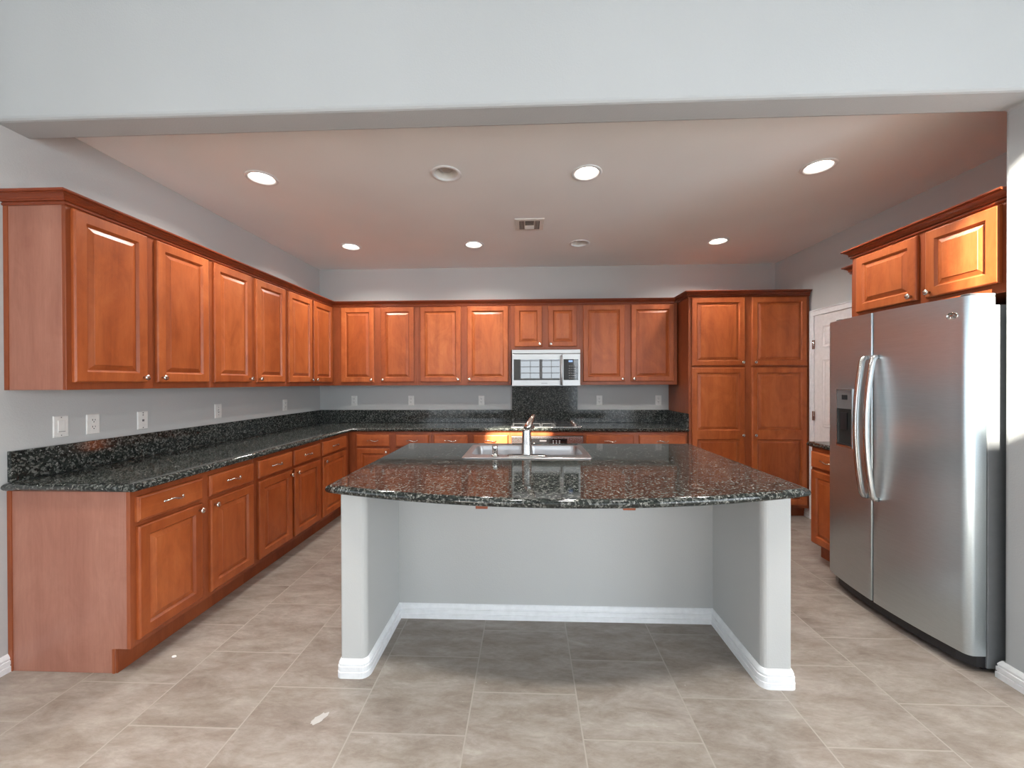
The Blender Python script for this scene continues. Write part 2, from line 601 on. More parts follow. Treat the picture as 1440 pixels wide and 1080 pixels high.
ZF = 7.4                                         # living room ceiling
struct('floor', MB().box(-5.5, 4.4, Y_REAR - 0.2, YB + 0.15, -0.12, 0), M_FLOOR)
struct('wall_left', MB().box(XL - 0.15, XL, 1.0, YB + 0.15, 0, ZF), M_WALL)
struct('wall_back', MB().box(XL, XR + 0.15, YB, YB + 0.15, 0, ZF), M_WALL)
struct('wall_right', MB().box(XR, XR + 0.15, YH2 - 0.02, YB, 0, ZF), M_WALL)
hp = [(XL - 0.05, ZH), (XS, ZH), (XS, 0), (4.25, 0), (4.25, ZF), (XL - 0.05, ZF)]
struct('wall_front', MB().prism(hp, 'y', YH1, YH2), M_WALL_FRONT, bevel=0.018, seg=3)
struct('wall_living_back', MB().box(-5.35, XL - 0.15, 1.0, 1.15, 0, ZF), M_WALL)
for i, (x, y0, y1, z0, z1, _e, nm) in enumerate(SIDE):
    sg = math.copysign(1, x)
    wl = fill_poly([[(Y_REAR, 0), (1.0 if sg < 0 else YH1, 0), (1.0 if sg < 0 else YH1, ZF), (Y_REAR, ZF)], [(y0, z0), (y1, z0), (y1, z1), (y0, z1)]], 0, 0.12)
    wl.v = [(x + sg * c, a, b) for a, b, c in wl.v]
    struct('wall_living_' + nm, wl, M_WALL)
    f = MB()
    xa, xb = sorted((x + sg * 0.03, x + sg * 0.08))
    for k in range(4):
        yy = y0 + (y1 - y0) * k / 3
        f.box(xa, xb, max(y0, yy - 0.035), min(y1, yy + 0.035), z0, z1)
    f.box(xa, xb, y0, y1, z0, z0 + 0.06).box(xa, xb, y0, y1, z1 - 0.06, z1)
    struct('window_%d' % (6 + i), f, M_TRIM)  # frame of an invented side window, made for the added fill
struct('ceiling_living', MB().box(-5.35, 4.25, Y_REAR - 0.15, YH1 + 0.05, ZF, ZF + 0.15), M_CEIL)
# rear wall with its window openings (xz loops, turned upright)
rear = fill_poly([[(-5.35, 0), (4.25, 0), (4.25, ZF), (-5.35, ZF)]] + [[(a, c), (b, c), (b, d), (a, d)] for a, b, c, d, _e in WINDOWS], 0, 0.12)
rear.v = [(x, Y_REAR - z, y) for x, y, z in rear.v]
struct('wall_rear', rear, M_WALL)
for i, (a, b, c, d, _e) in enumerate(WINDOWS):
    f = MB()
    g = 0.03
    f.box(a, a + g, Y_REAR - .09, Y_REAR - .03, c, d).box(b - g, b, Y_REAR - .09, Y_REAR - .03, c, d)
    f.box(a + g, b - g, Y_REAR - .09, Y_REAR - .03, c, c + g).box(a + g, b - g, Y_REAR - .09, Y_REAR - .03, d - g, d)
    if i < 3:
        nx = 4
        for k in range(1, nx):
            x = a + (b - a) * k / nx
            t_ = 0.05 if k == nx // 2 else 0.009
            f.box(x - t_, x + t_, Y_REAR - .085, Y_REAR - .035, c + g, d - g)
        nz = max(3, int((d - c) / 0.19))
        for k in range(1, nz):
            z = c + (d - c) * k / nz
            f.box(a + g, b - g, Y_REAR - .075, Y_REAR - .045, z - .012, z + .012)
    struct('window_%d' % (i + 1), f, M_TRIM)

# kitchen ceiling with real holes for the recessed cans
LIGHTS = [(-1.771, 2.567, 1), (-0.528, 2.567, 0), (0.394, 2.599, 1), (1.865, 2.588, 1),
          (-1.772, 3.900, 1), (-0.527, 3.900, 1), (0.522, 3.910, 0), (1.868, 3.915, 1)]
ce = fill_poly([[(XL - .1, YH2 - 0.05), (XR + .1, YH2 - 0.05), (XR + .1, YB + .1), (XL - .1, YB + .1)]] + [circle(x, y, 0.080) for x, y, _o in LIGHTS], ZC, ZC + 0.02)
struct('ceiling', ce, M_CEIL)
struct('ceiling_roof', MB().box(XL - .1, XR + .1, YH2 - 0.05, YB + .1, ZC + 0.22, ZC + 0.26), M_CEIL)

BASE_PROF = [(0, 0), (0.017, 0), (0.017, 0.027), (0.0125, 0.029), (0.0125, 0.033), (0.0155, 0.035), (0.0155, 0.053), (0.011, 0.055), (0.011, 0.059), (0.0125, 0.061), (0.0125, 0.066), (0.008, 0.076), (0.003, 0.084), (0, 0.085)]
struct('baseboard_left', MB().sweep([(XL, 1.0), (XL, YE_B - 0.002)], BASE_PROF), M_TRIM)
struct('baseboard_front', MB().sweep([(XS + 0.05, YH2), (XS, YH2), (XS, YH1), (4.1, YH1)][::-1], [(-o, h) for o, h in BASE_PROF]), M_TRIM)
struct('baseboard_right', MB().sweep([(XR, YB - .05), (XR, 4.10)], BASE_PROF), M_TRIM)

# interior door in the right wall, seen between pantry and refrigerator
DX = XR
door = MB()
y0, y1, zt = 3.30, 4.035, 2.045
door.box(DX - 0.012, DX - 0.001, y0, y1, 0.012, zt)
d = struct('door_1', door, M_DOORP)
d['label'] = 'white panelled interior door beside the tall pantry cabinet'
cas = MB()
cp = [(0, 0), (0.018, 0), (0.018, 0.012), (0.014, 0.02), (0.012, 0.04), (0.008, 0.052), (0, 0.055)]
for (ya, yb) in ((y1 + 0.002, 4.092), (3.24, y0 - 0.002)):
    cas.box(DX - 0.020, DX - 0.0005, ya, yb, 0, zt + 0.002)
cas.box(DX - 0.020, DX - 0.0005, 3.24, 4.092, zt + 0.002, zt + 0.06)
cas.box(DX - 0.026, DX - 0.020, 4.080, 4.092, 0, zt + 0.06).box(DX - 0.026, DX - 0.020, 3.24, 4.092, zt + 0.048, zt + 0.06)
cas.build('casing', M_TRIM, d, bevel=0.003)
for (pz0, pz1) in ((0.20, 0.80), (0.95, 1.62), (1.72, 1.94)):
    for (py0, py1) in ((3.40, 3.63), (3.71, 3.93)):
        p = MB().rings(0, py1 - py0, 0, pz1 - pz0, [(0, 0), (0, -0.004), (0.012, -0.007), (0.03, -0.001), (0.05, -0.005)])
        q = p.build('panel', M_DOORP, d, loc=(DX - 0.0125, py1, pz0), rz=-PI / 2)
for hz in (0.28, 1.05, 1.76):
    h = MB().lathe([(0.0065, 0), (0.0065, 0.09)], 10).box(-0.001, 0.001, -0.018, 0.018, 0, 0.09)
    h.build('hinge', M_NICKEL, d, loc=(DX - 0.0225, 4.035, hz - 0.045))

# ------------------------------------------------------------------ cabinets
DOOR_FRAME = [(0, 0.0), (0, -0.013), (0.002, -0.017), (0.007, -0.020), (0.052, -0.020), (0.055, -0.0165), (0.058, -0.013), (0.0605, -0.010), (0.062, -0.0085)]
PANEL_PROF = [(0, -0.0075), (0.004, -0.0078), (0.026, -0.0155), (0.0275, -0.0180), (0.031, -0.0180)]
DRAWER_PROF = [(0, 0.0), (0, -0.012), (0.003, -0.0165), (0.0085, -0.0185), (0.0105, -0.0200), (0.014, -0.0200)]


def knob_mb():
    return MB().lathe([(0.0065, 0.0), (0.0055, -0.010), (0.0065, -0.014), (0.0135, -0.018), (0.0155, -0.022), (0.0145, -0.027), (0.009, -0.0295), (0.0, -0.030)], 14, 'y')


KNOB_ME = None


def add_knob(parent, x, z):
    global KNOB_ME
    if KNOB_ME is None:
        k = knob_mb().build('knob', M_NICKEL, parent, loc=(x, -0.020, z)); KNOB_ME = k.data
        return k
    k = bpy.data.objects.new('knob', KNOB_ME); C.objects.link(k); k.parent = parent; k.location = (x, -0.020, z)
    return k


PULL_ME = None


def add_pull(parent, x, z):
    global PULL_ME
    if PULL_ME is None:
        mb = MB()
        n = 17
        pts = []
        for i in range(n):
            u = i / (n - 1) * 2 - 1
            yy = -0.019 * (1 - abs(u) ** 5) - 0.002
            zz = -0.006 * math.sin(u * PI)
            pts.append((u * 0.056, yy, zz))
        mb.tube(pts, [0.0030 + 0.0022 * (1 - abs(i / (n - 1) * 2 - 1)) for i in range(n)], 8)
        mb.lathe([(0.007, 0.0), (0.007, -0.003), (0.004, -0.006)], 10, 'y', (-0.054, 0, 0.0))
        mb.lathe([(0.007, 0.0), (0.007, -0.003), (0.004, -0.006)], 10, 'y', (0.054, 0, 0.0))
        o = mb.build('pull', M_NICKEL, parent, loc=(x, -0.020, z)); PULL_ME = o.data
        return o
    o = bpy.data.objects.new('pull', PULL_ME); C.objects.link(o); o.parent = parent; o.location = (x, -0.020, z)
    return o


def add_door(parent, x0, x1, z0, z1, knob=None, rails=()):
    """a raised panel door; rails = heights of extra mid rails (world z of lower/upper edge pairs)"""
    W, H = x1 - x0, z1 - z0
    fr = MB().rings(0, W, 0, H, DOOR_FRAME[:5], cap=False)
    fr.f.append((3, 2, 1, 0)); fr.sm.append(False)              # back
    opens = []
    if rails:
        a, b = rails[0] - z0, rails[1] - z0
        opens = [(0.052, a), (b, H - 0.052)]
        # the face between outer ring and both openings
        zl = [0.052, a, b, H - 0.052]
        y = -0.020
        fr.add([(0.052, y, a), (W - 0.052, y, a), (W - 0.052, y, b), (0.052, y, b)], [(0, 1, 2, 3)])
    else:
        opens = [(0.052, H - 0.052)]
    for lo, hi in opens:
        fr.rings(0.052, W - 0.052, lo, hi, [(i - 0.052, yy) for i, yy in DOOR_FRAME[4:]], cap=False)
    d = fr.build('door', M_DOOR, parent, loc=(x0, -0.0005, z0), recalc=True)
    for lo, hi in opens:
        p = MB().rings(0.0615, W - 0.0615, lo + 0.0095, hi - 0.0095, PANEL_PROF)
        p.build('panel', M_DOOR, d)
    if knob: add_knob(d, knob[0] - x0, knob[1] - z0)
    return d


def add_drawer(parent, x0, x1, z0, z1):
    W, H = x1 - x0, z1 - z0
    mb = MB().rings(0, W, 0, H, DRAWER_PROF)
    mb.f.append((3, 2, 1, 0)); mb.sm.append(False)
    d = mb.build('drawer', M_DRAWER, parent, loc=(x0, -0.0005, z0))
    add_pull(d, W / 2, H / 2)
    return d


def base_cabinet(label, loc, rz, w, depth, doors, drawers, group='cherry base cabinets', carc=None, x_toe=(0, None), cat='cabinet', name='base_cabinet'):
    t = thing(name, label, cat, loc, rz, group)
    prof = [(0.019, 0.118), (0.019, 0.874), (depth, 0.874), (depth, 0), (0.078, 0), (0.078, 0.118)]
    MB().prism(prof, 'x', 0, w).build('carcass', carc or M_FRAME, t, bevel=0.0015, seg=1)
    MB().box(0, w, 0, 0.0188, 0.118, 0.874).build('face_frame', M_FRAME, t, bevel=0.0012, seg=1)
    MB().box(0.002, w - 0.002, 0.068, 0.0778, 0.001, 0.117).build('toe_kick', M_FRAME, t)
    for dd in doors: add_door(t, *dd)
    for dd in drawers: add_drawer(t, *dd)
    return t


def wall_cabinet(label, loc, rz, w, depth, z0, z1, doors, group='cherry wall cabinets', carc=None):
    t = thing('wall_cabinet', label, 'cabinet', loc, rz, group)
    MB().box(0, w, 0.019, depth, z0, z1).build('carcass', carc or M_FRAME, t, bevel=0.0015, seg=1)
    MB().box(0, w, 0, 0.0188, z0, z1).build('face_frame', M_FRAME, t, bevel=0.0012, seg=1)
    for dd in doors: add_door(t, *dd)
    return t


R90 = PI / 2
ZU0, ZU1 = 1.363, 2.262
DU0, DU1 = 1.400, 2.243
KU = 1.428
KB = 0.663
BD0, BD1 = 0.147, 0.698
DR0, DR1 = 0.720, 0.844

# --- left wall cabinets: local x = world y - origin
LU = [(1.821, 2.190), (2.247, 2.628), (2.674, 3.049), (3.103, 3.483), (3.537, 3.933), (3.960, 4.345)]
spans = [(YE_U, 2.650), (2.650, 3.510), (3.510, YB - 0.002)]
labs = ['cherry two-door wall cabinet whose bare end panel faces the room',
        'cherry two-door wall cabinet in the middle of the left wall run',
        'cherry two-door wall cabinet of the left run, ending in the back corner']
for i, (a, b) in enumerate(spans):
    d0, d1 = LU[2 * i], LU[2 * i + 1]
    dl = [(d0[0] - a, d0[1] - a, DU0, DU1, (d0[1] - a - 0.028, KU)), (d1[0] - a, d1[1] - a, DU0, DU1, (d1[0] - a + 0.028, KU))]
    t = wall_cabinet(labs[i], (XLU, a, 0), R90, b - a - 0.001, -XL + XLU - 0.001, ZU0, ZU1, dl, carc=M_PANEL if i == 0 else None)
    if i == 0:
        dep = -XL + XLU
        MB().box(-0.004, -0.0005, dep - 0.024, dep - 0.002, ZU0, ZU1).build('scribe_trim', M_FRAME, t)

# --- back wall cabinets
def bu(label, x0, x1, z0, doors):
    dl = []
    for k, (a, b) in enumerate(doors):
        kx = (b - x0 - 0.028) if k == 0 else (a - x0 + 0.028)
        dl.append((a - x0, b - x0, z0 + (DU0 - ZU0), DU1, (kx, z0 + (KU - ZU0))))
    return wall_cabinet(label, (x0, YUF, 0), 0, x1 - x0 - 0.001, YB - YUF - 0.001, z0, ZU1, dl)


bu('cherry two-door wall cabinet on the back wall, starting in the left corner', XLU + 0.0005, -1.235, ZU0, [(-2.105, -1.726), (-1.649, -1.272)])
bu('cherry two-door wall cabinet on the back wall, just left of the microwave', -1.235, -0.178, ZU0, [(-1.201, -0.742), (-0.669, -0.208)])
bu('short cherry two-door wall cabinet directly above the microwave', -0.178, 0.590, 1.752, [(-0.138, 0.168), (0.236, 0.552)])
bu('cherry two-door wall cabinet between the microwave and the tall pantry', 0.590, XP - 0.012, ZU0, [(0.620, 1.075), (1.144, 1.608)])

CROWN = [(0, 0), (0.006, 0), (0.009, 0.004), (0.009, 0.011), (0.005, 0.0125), (0.005, 0.0155), (0.014, 0.0165), (0.016, 0.021), (0.0145, 0.026), (0.019, 0.034), (0.028, 0.041), (0.034, 0.0435), (0.034, 0.0475), (0.043, 0.049), (0.046, 0.053), (0.046, 0.060), (0, 0.060)]
cr = MB().sweep([(XL + 0.001, YE_U - 0.0006), (XLU + 0.0006, YE_U - 0.0006), (XLU + 0.0006, YUF - 0.0006), (XP - 0.046, YUF - 0.0006)], CROWN, 2.2505)
tag(cr.build('crown_moulding', M_CROWN), 'dark cherry crown moulding running along the tops of the left and back wall cabinets', 'moulding')

# --- left base cabinets
LB = [(1.832, 2.209), (2.266, 2.634), (2.692, 3.079), (3.111, 3.505), (3.555, 4.026)]
bs = [(YE_B, 2.650), (2.650, 3.530), (3.530, YB - 0.002)]
labs = ['cherry two-door two-drawer base cabinet with the scuffed end panel facing the room',
        'cherry two-door two-drawer base cabinet in the middle of the left run',
        'cherry single-door base cabinet at the inner corner of the left run']
for i, (a, b) in enumerate(bs):
    ds = LB[2 * i:2 * i + 2]
    doors, drawers = [], []
    for k, (p, q) in enumerate(ds):
        kx = (q - a - 0.028) if (k == 0 and i < 2) else (p - a + 0.028)
        doors.append((p - a, q - a, BD0, BD1, (kx, KB)))
        drawers.append((p - a - 0.004, q - a + 0.002, DR0, DR1))
    t = base_cabinet(labs[i], (XLB, a, 0), R90, b - a - 0.001, -XL + XLB - 0.001, doors, drawers, carc=M_PANEL if i == 0 else None)
    if i == 0:
        dep = -XL + XLB
        MB().box(-0.004, -0.0005, dep - 0.024, dep - 0.002, 0.001, 0.874).build('scribe_trim', M_FRAME, t)
        MB().box(-0.003, -0.0005, 0.078, 0.090, 0.001, 0.118).build('toe_trim', M_FRAME, t)

# --- back base cabinets
def bb(label, x0, x1, ds):
    doors, drawers = [], []
    for k, (a, b) in enumerate(ds):
        kx = (b - x0 - 0.028) if k == 0 else (a - x0 + 0.028)
        doors.append((a - x0, b - x0, BD0, BD1, (kx, KB)))
        drawers.append((a - x0, b - x0, DR0, DR1))
    return base_cabinet(label, (x0, YBF, 0), 0, x1 - x0 - 0.001, YB - YBF - 0.001, doors, drawers)


bb('cherry base cabinet on the back wall in the left corner, door showing past island', XLB + 0.0005, -1.015, [(-1.811, -1.460), (-1.391, -1.039)])
bb('cherry base cabinet on the back wall just left of the wall oven', -1.015, -0.182, [(-0.983, -0.626), (-0.562, -0.204)])
bb('cherry base cabinet between the wall oven and the tall pantry', 0.600, XP - 0.012, [(0.614, 1.099), (1.153, 1.628)])
t = thing('oven_cabinet', 'cherry cabinet frame around the built-in oven under the cooktop', 'cabinet', (-0.182, YBF, 0), 0, 'cherry base cabinets')
MB().box(0, 0.016, 0, 0.57, 0.001, 0.874).build('side_panel', M_FRAME, t)
MB().box(0.765, 0.781, 0, 0.57, 0.001, 0.874).build('side_panel', M_FRAME, t)
MB().box(0.0165, 0.7645, 0, 0.03, 0.834, 0.874).build('top_rail', M_FRAME, t)
MB().box(0.0165, 0.7645, 0, 0.03, 0.118, 0.160).build('bottom_rail', M_FRAME, t)
MB().box(0.0165, 0.7645, 0.068, 0.078, 0.001, 0.117).build('toe_kick', M_FRAME, t)
MB().box(0.0165, 0.7645, 0.03, 0.56, 0.135, 0.155).build('shelf', M_FRAME, t)

# --- tall pantry
t = thing('pantry_cabinet', 'tall cherry pantry cabinet with four doors in the back right corner', 'cabinet', (XP, YP, 0))
PW = XR - 0.010 - XP
prof = [(0.019, 0.10), (0.019, 2.275), (YB - YP - .001, 2.275), (YB - YP - .001, 0), (0.078, 0), (0.078, 0.10)]
MB().prism(prof, 'x', 0, PW).build('carcass', M_FRAME, t, bevel=0.0015, seg=1)
MB().box(0, PW, 0, 0.0188, 0.10, 2.275).build('face_frame', M_FRAME, t, bevel=0.0012, seg=1)
MB().box(0.002, PW - 0.002, 0.068, 0.0778, 0.001, 0.099).build('toe_kick', M_FRAME, t)
for (a, b, kx) in ((1.689, 2.223, 2.195), (2.292, 2.840, 2.320)):
    add_door(t, a - XP, b - XP, 1.556, 2.258, (kx - XP, 1.590))
    add_door(t, a - XP, b - XP, 0.135, 1.538, (kx - XP, 0.847), rails=(0.805, 0.895))
MB().sweep([(-0.0006, YB - YP - .001), (-0.0006, -0.0006), (PW - 0.0006, -0.0006)], CROWN, 2.262).build('crown_moulding', M_CROWN, t)

# --- over-refrigerator cabinet, its slim neighbours on the right wall
XU = 2.270
t = wall_cabinet('cherry two-door cabinet above the stainless refrigerator, partly in sun', (XU, 2.832, 0), -R90, 2.832 - 1.935, XR - XU - .001, 1.815, 2.258,
                 [(2.832 - 2.782, 2.832 - 2.363, 1.862, 2.235, (2.832 - 2.391, 1.889)), (2.832 - 2.314, 2.832 - 1.966, 1.862, 2.235, (2.832 - 2.286, 1.889))], group=None)
MB().sweep([(-0.0006, XR - XU - .001), (-0.0006, -0.0006), (2.832 - 1.935, -0.0006)], CROWN, 2.246).build('crown_moulding', M_CROWN, t)
YW0, YW1 = 2.875, 3.20
t = wall_cabinet('cherry wall cabinet hidden behind the refrigerator cabinet, only its crown tip shows', (2.56, YW1, 0), -R90, YW1 - YW0, XR - 2.56 - .001, ZU0, 2.25,
                 [(0.03, YW1 - YW0 - 0.03, DU0, 2.235, (0.06, KU))], group=None)
MB().sweep([(-0.0006, XR - 2.56 - .001), (-0.0006, -0.0006), (YW1 - YW0, -0.0006)], CROWN, 2.238).build('crown_moulding', M_CROWN, t)
t = base_cabinet('narrow cherry base cabinet squeezed beside the refrigerator on the right wall', (2.26, 3.206, 0), -R90, 3.206 - 2.865, XR - 2.26 - .022,
                 [(0.012, 0.329, 0.130, 0.698, (0.30, KB))], [(0.012, 0.329, DR0, DR1)], group=None)

# ------------------------------------------------------------------ counters
EDGE = []
zt_, zb_ = ZCT, 0.8755
r_ = (zt_ - zb_) / 2
for k in range(9):
    a = -PI / 2 + PI * k / 8
    EDGE.append((r_ - r_ * math.cos(a), (zt_ + zb_) / 2 + r_ * math.sin(a)))
t = thing('countertop', 'polished dark granite countertop with backsplash along the left and back walls', 'countertop', (0, 0, 0))
lp = [(XL + 0.001, YE_C), (XLC - 0.012, YE_C), (XLC - 0.004, YE_C + 0.004), (XLC, YE_C + 0.012), (XLC, YBC), (XP - 0.002, YBC), (XP - 0.002, YB - 0.001), (XL + 0.001, YB - 0.001)]
fill_poly([lp], zb_, zt_, edge=EDGE).build('slab', M_GRANITE, t)
ZS = 1.066
bp = MB().box(XL + 0.0005, XL + 0.021, YE_C + 0.025, YB - 0.0225, ZCT + 0.0005, ZS)
bp.build('backsplash', M_GRANITE_SPLASH, t, bevel=0.002)
MB().box(XL + 0.0005, -0.1805, YB - 0.022, YB - 0.0005, ZCT + 0.0005, ZS).build('backsplash', M_GRANITE_SPLASH, t, bevel=0.002)
MB().box(0.5925, XP - 0.024, YB - 0.022, YB - 0.0005, ZCT + 0.0005, ZS).build('backsplash', M_GRANITE_SPLASH, t, bevel=0.002)
MB().box(XP - 0.0235, XP - 0.0025, YBC + 0.012, YB - 0.0005, ZCT + 0.0005, ZS).build('backsplash', M_GRANITE_SPLASH, t, bevel=0.002)
o = MB().box(-0.180, 0.592, YB - 0.022, YB - 0.0005, ZCT + 0.0005, 1.342).build('cooktop_panel', M_GRANITE_SPLASH, t, bevel=0.002)
o['label'] = 'tall granite panel rising behind the cooktop'
lp = [(2.235, 2.87), (XR - 0.022, 2.87), (XR - 0.022, 3.232), (2.235, 3.232)]
tag(fill_poly([lp], zb_, zt_, edge=EDGE).build('countertop', M_GRANITE), 'short dark granite counter on the narrow cabinet beside the refrigerator', 'countertop')

# ------------------------------------------------------------------ island
IX0, IX1, IY0 = -0.888, 1.1985, 1.827
WX0, WX1, IYB = -0.765, 1.068, 2.305
isl = thing('kitchen_island', 'grey painted island with two wing walls and a knee recess under the granite', 'island', (0, 0, 0))


def rounded(path, r, n=5):
    """round every interior corner of an open path"""
    out = [path[0]]
    for i in range(1, len(path) - 1):
        p0, p, p1 = Vector(path[i - 1]), Vector(path[i]), Vector(path[i + 1])
        rr = r[i] if isinstance(r, dict) and i in r else (0 if isinstance(r, dict) else r)
        if rr <= 0:
            out.append(path[i]); continue
        a, b = (p0 - p).normalized(), (p1 - p).normalized()
        s0, s1 = p + a * rr, p + b * rr
        cc = p + (a + b) * rr
        a0 = math.atan2(s0.y - cc.y, s0.x - cc.x); a1 = math.atan2(s1.y - cc.y, s1.x - cc.x)
        da = (a1 - a0 + PI) % (2 * PI) - PI
        for k in range(n + 1):
            an = a0 + da * k / n
            out.append((cc.x + rr * math.cos(an), cc.y + rr * math.sin(an)))
    out.append(path[-1])
    return out


ipath = [(IX0, IYB + 0.12), (IX0, IY0), (WX0, IY0), (WX0, IYB), (WX1, IYB), (WX1, IY0), (IX1, IY0), (IX1, IYB + 0.12)]
rp = rounded(ipath, {1: 0.010, 2: 0.028, 5: 0.028, 6: 0.010})
MB().prism(rp, 'z', 0.0, 0.874).build('half_wall', M_ISLAND, isl)
MB().sweep(rp, BASE_PROF).build('baseboard', M_TRIM, isl)
for bx in (-0.197, 0.431):
    b = MB().box(bx - 0.026, bx + 0.026, 1.675, IYB - 0.001, 0.850, 0.8745).box(bx - 0.026, bx + 0.026, IYB - 0.02, IYB - 0.001, 0.70, 0.850)
    b.box(bx - 0.010, bx + 0.010, 1.70, IYB - 0.02, 0.842, 0.850)
    o = b.build('support_bracket', M_FRAME, isl, bevel=0.002)
ID = 3.055
side = MB().box(IX0 + 0.004, IX0 + 0.022, IYB + 0.1205, ID - 0.02, 0.001, 0.874)
side.build('cabinet_side', M_PANEL, isl)
MB().box(IX1 - 0.022, IX1 - 0.004, IYB + 0.1205, ID - 0.02, 0.001, 0.874).build('cabinet_side', M_PANEL, isl)
MB().box(IX0 + 0.004, IX1 - 0.004, ID - 0.0195, ID, 0.115, 0.874).build('face_frame', M_FRAME, isl)
MB().box(IX0 + 0.004, IX1 - 0.004, ID - 0.09, ID - 0.075, 0.001, 0.114).build('toe_kick', M_FRAME, isl)
for k in range(4):
    a = IX0 + 0.05 + k * 0.505
    e = bpy.data.objects.new('door', None)
    W, H = 0.47, 0.55
    fr = MB().rings(0, W, 0, H, DOOR_FRAME, cap=False)
    fr.f.append((3, 2, 1, 0)); fr.sm.append(False)
    dd = fr.build('door', M_DOOR, isl, loc=(a + W, ID + 0.0005, BD0), rz=PI)
    MB().rings(0.0615, W - 0.0615, 0.0615, H - 0.0615, PANEL_PROF).build('panel', M_DOOR, dd)
    add_knob(dd, 0.028 if k % 2 else W - 0.028, KB - BD0)
    bpy.data.objects.remove(e)

TX0, TX1, TYF, TYB = -0.947, 1.265, 1.800, 3.093
arc = []
n = 28
sag = 0.205
for k in range(n + 1):
    u = k / n * 2 - 1
    arc.append(((TX0 + TX1) / 2 + u * (TX1 - TX0) / 2, TYF - sag * (1 - u * u)))
SKX0, SKX1, SKY0, SKY1 = -0.415, 0.407, 2.443, 2.965
outer = arc + [(TX1, TYB), (TX0, TYB)]
hole = rrect(SKX0 + 0.02, SKX1 - 0.02, SKY0 + 0.02, SKY1 - 0.02, 0.03)
tag(fill_poly([outer, hole], zb_, zt_, edge=EDGE).build('countertop', M_GRANITE), 'bow-fronted dark granite island top holding the double sink', 'countertop')

# ------------------------------------------------------------------ sink
zr = ZCT + 0.0005
sk = thing('sink', 'stainless steel double-bowl drop-in sink in the island top', 'sink', (0, 0, 0))
bowl1 = rrect(SKX0 + 0.045, -0.020, SKY0 + 0.115, SKY1 - 0.035, 0.045)
bowl2 = rrect(0.012, SKX1 - 0.045, SKY0 + 0.115, SKY1 - 0.035, 0.045)
rim = fill_poly([rrect(SKX0, SKX1, SKY0, SKY1, 0.03), bowl1, bowl2], zr, zr + 0.008, edge=[(0, zr), (0.001, zr + 0.004), (0.006, zr + 0.008), (0.012, zr + 0.0085), (0.018, zr + 0.006), (0.022, zr + 0.0055)])
rim.build('rim', M_SINK, sk)


def bowl(loop, name):
    cx = sum(p[0] for p in loop) / len(loop); cy = sum(p[1] for p in loop) / len(loop)
    k = len(loop)
    vs = []
    lev = [(1.0, zr + 0.0058), (0.985, zr - 0.004), (0.965, zr - 0.03), (0.93, zr - 0.15), (0.86, zr - 0.172), (0.72, zr - 0.178), (0.12, zr - 0.182)]
    for s_, z in lev:
        vs += [(cx + (p[0] - cx) * s_, cy + (p[1] - cy) * s_, z) for p in loop]
    fs = []
    for i in range(len(lev) - 1):
        for j in range(k):
            fs.append((i * k + j, i * k + (j + 1) % k, (i + 1) * k + (j + 1) % k, (i + 1) * k + j))
    mb = MB().add(vs, fs, True)
    mb.f.append(tuple((len(lev) - 1) * k + j for j in range(k))); mb.sm.append(False)
    b = mb.build(name, M_SINK, sk)
    MB().lathe([(0.045, 0), (0.043, 0.003), (0.032, 0.003), (0.030, -0.001), (0.006, -0.001), (0.005, 0.006), (0.0, 0.007)], 20).build('drain', M_CHROME, b, loc=(cx, cy, zr - 0.1815))
    return b


bowl(bowl1, 'bowl'); bowl(bowl2, 'bowl')

ZD = zr + 0.0061
FX, FY = -0.004, SKY0 + 0.072
fa = thing('faucet', 'brushed nickel pull-out faucet standing on the sink deck', 'faucet', (FX, FY, ZD))
esc = rrect(-0.125, 0.125, -0.028, 0.028, 0.027)
fill_poly([esc], 0, 0.008, edge=[(0, 0), (0, 0.003), (0.004, 0.008), (0.01, 0.0085)]).build('deck_plate', M_CHROME, fa)
MB().lathe([(0.034, 0.0085), (0.033, 0.014), (0.031, 0.02), (0.030, 0.09), (0.0275, 0.155), (0.0265, 0.168), (0.024, 0.174)], 24).build('body', M_FAUCET, fa)
sp = []
for k in range(9):
    u = k / 8
    sp.append((0.004 + 0.030 * u, 0.004 + 0.165 * u, 0.165 + 0.055 * u - 0.050 * u * u))
MB().tube(sp, [0.0255, 0.0255, 0.025, 0.024, 0.023, 0.022, 0.0215, 0.021, 0.020], 14).build('spout', M_FAUCET, fa)
MB().tube([(0.0, -0.004, 0.170), (0.014, 0.010, 0.200), (0.030, 0.030, 0.232), (0.046, 0.052, 0.258)], [0.022, 0.019, 0.014, 0.010], 12, flat=(1.15, 0.8)).build('lever', M_CHROME, fa)

sd = thing('side_sprayer', 'short chrome side sprayer left of the faucet on the sink deck', 'sprayer', (-0.207, SKY0 + 0.060, ZD))
MB().lathe([(0.024, 0), (0.024, 0.004), (0.019, 0.008), (0.017, 0.012)], 18).build('base_ring', M_CHROME, sd)
MB().lathe([(0.017, 0.012), (0.0175, 0.05), (0.0185, 0.062), (0.0165, 0.068), (0.0, 0.069)], 18).build('body', M_CHROME, sd)
for hz in (0.026, 0.046):
    MB().lathe([(0.004, 0.0), (0.004, -0.0012), (0.0, -0.0014)], 10, 'y').build('button', M_DGREY, sd, loc=(0, -0.0172, hz))

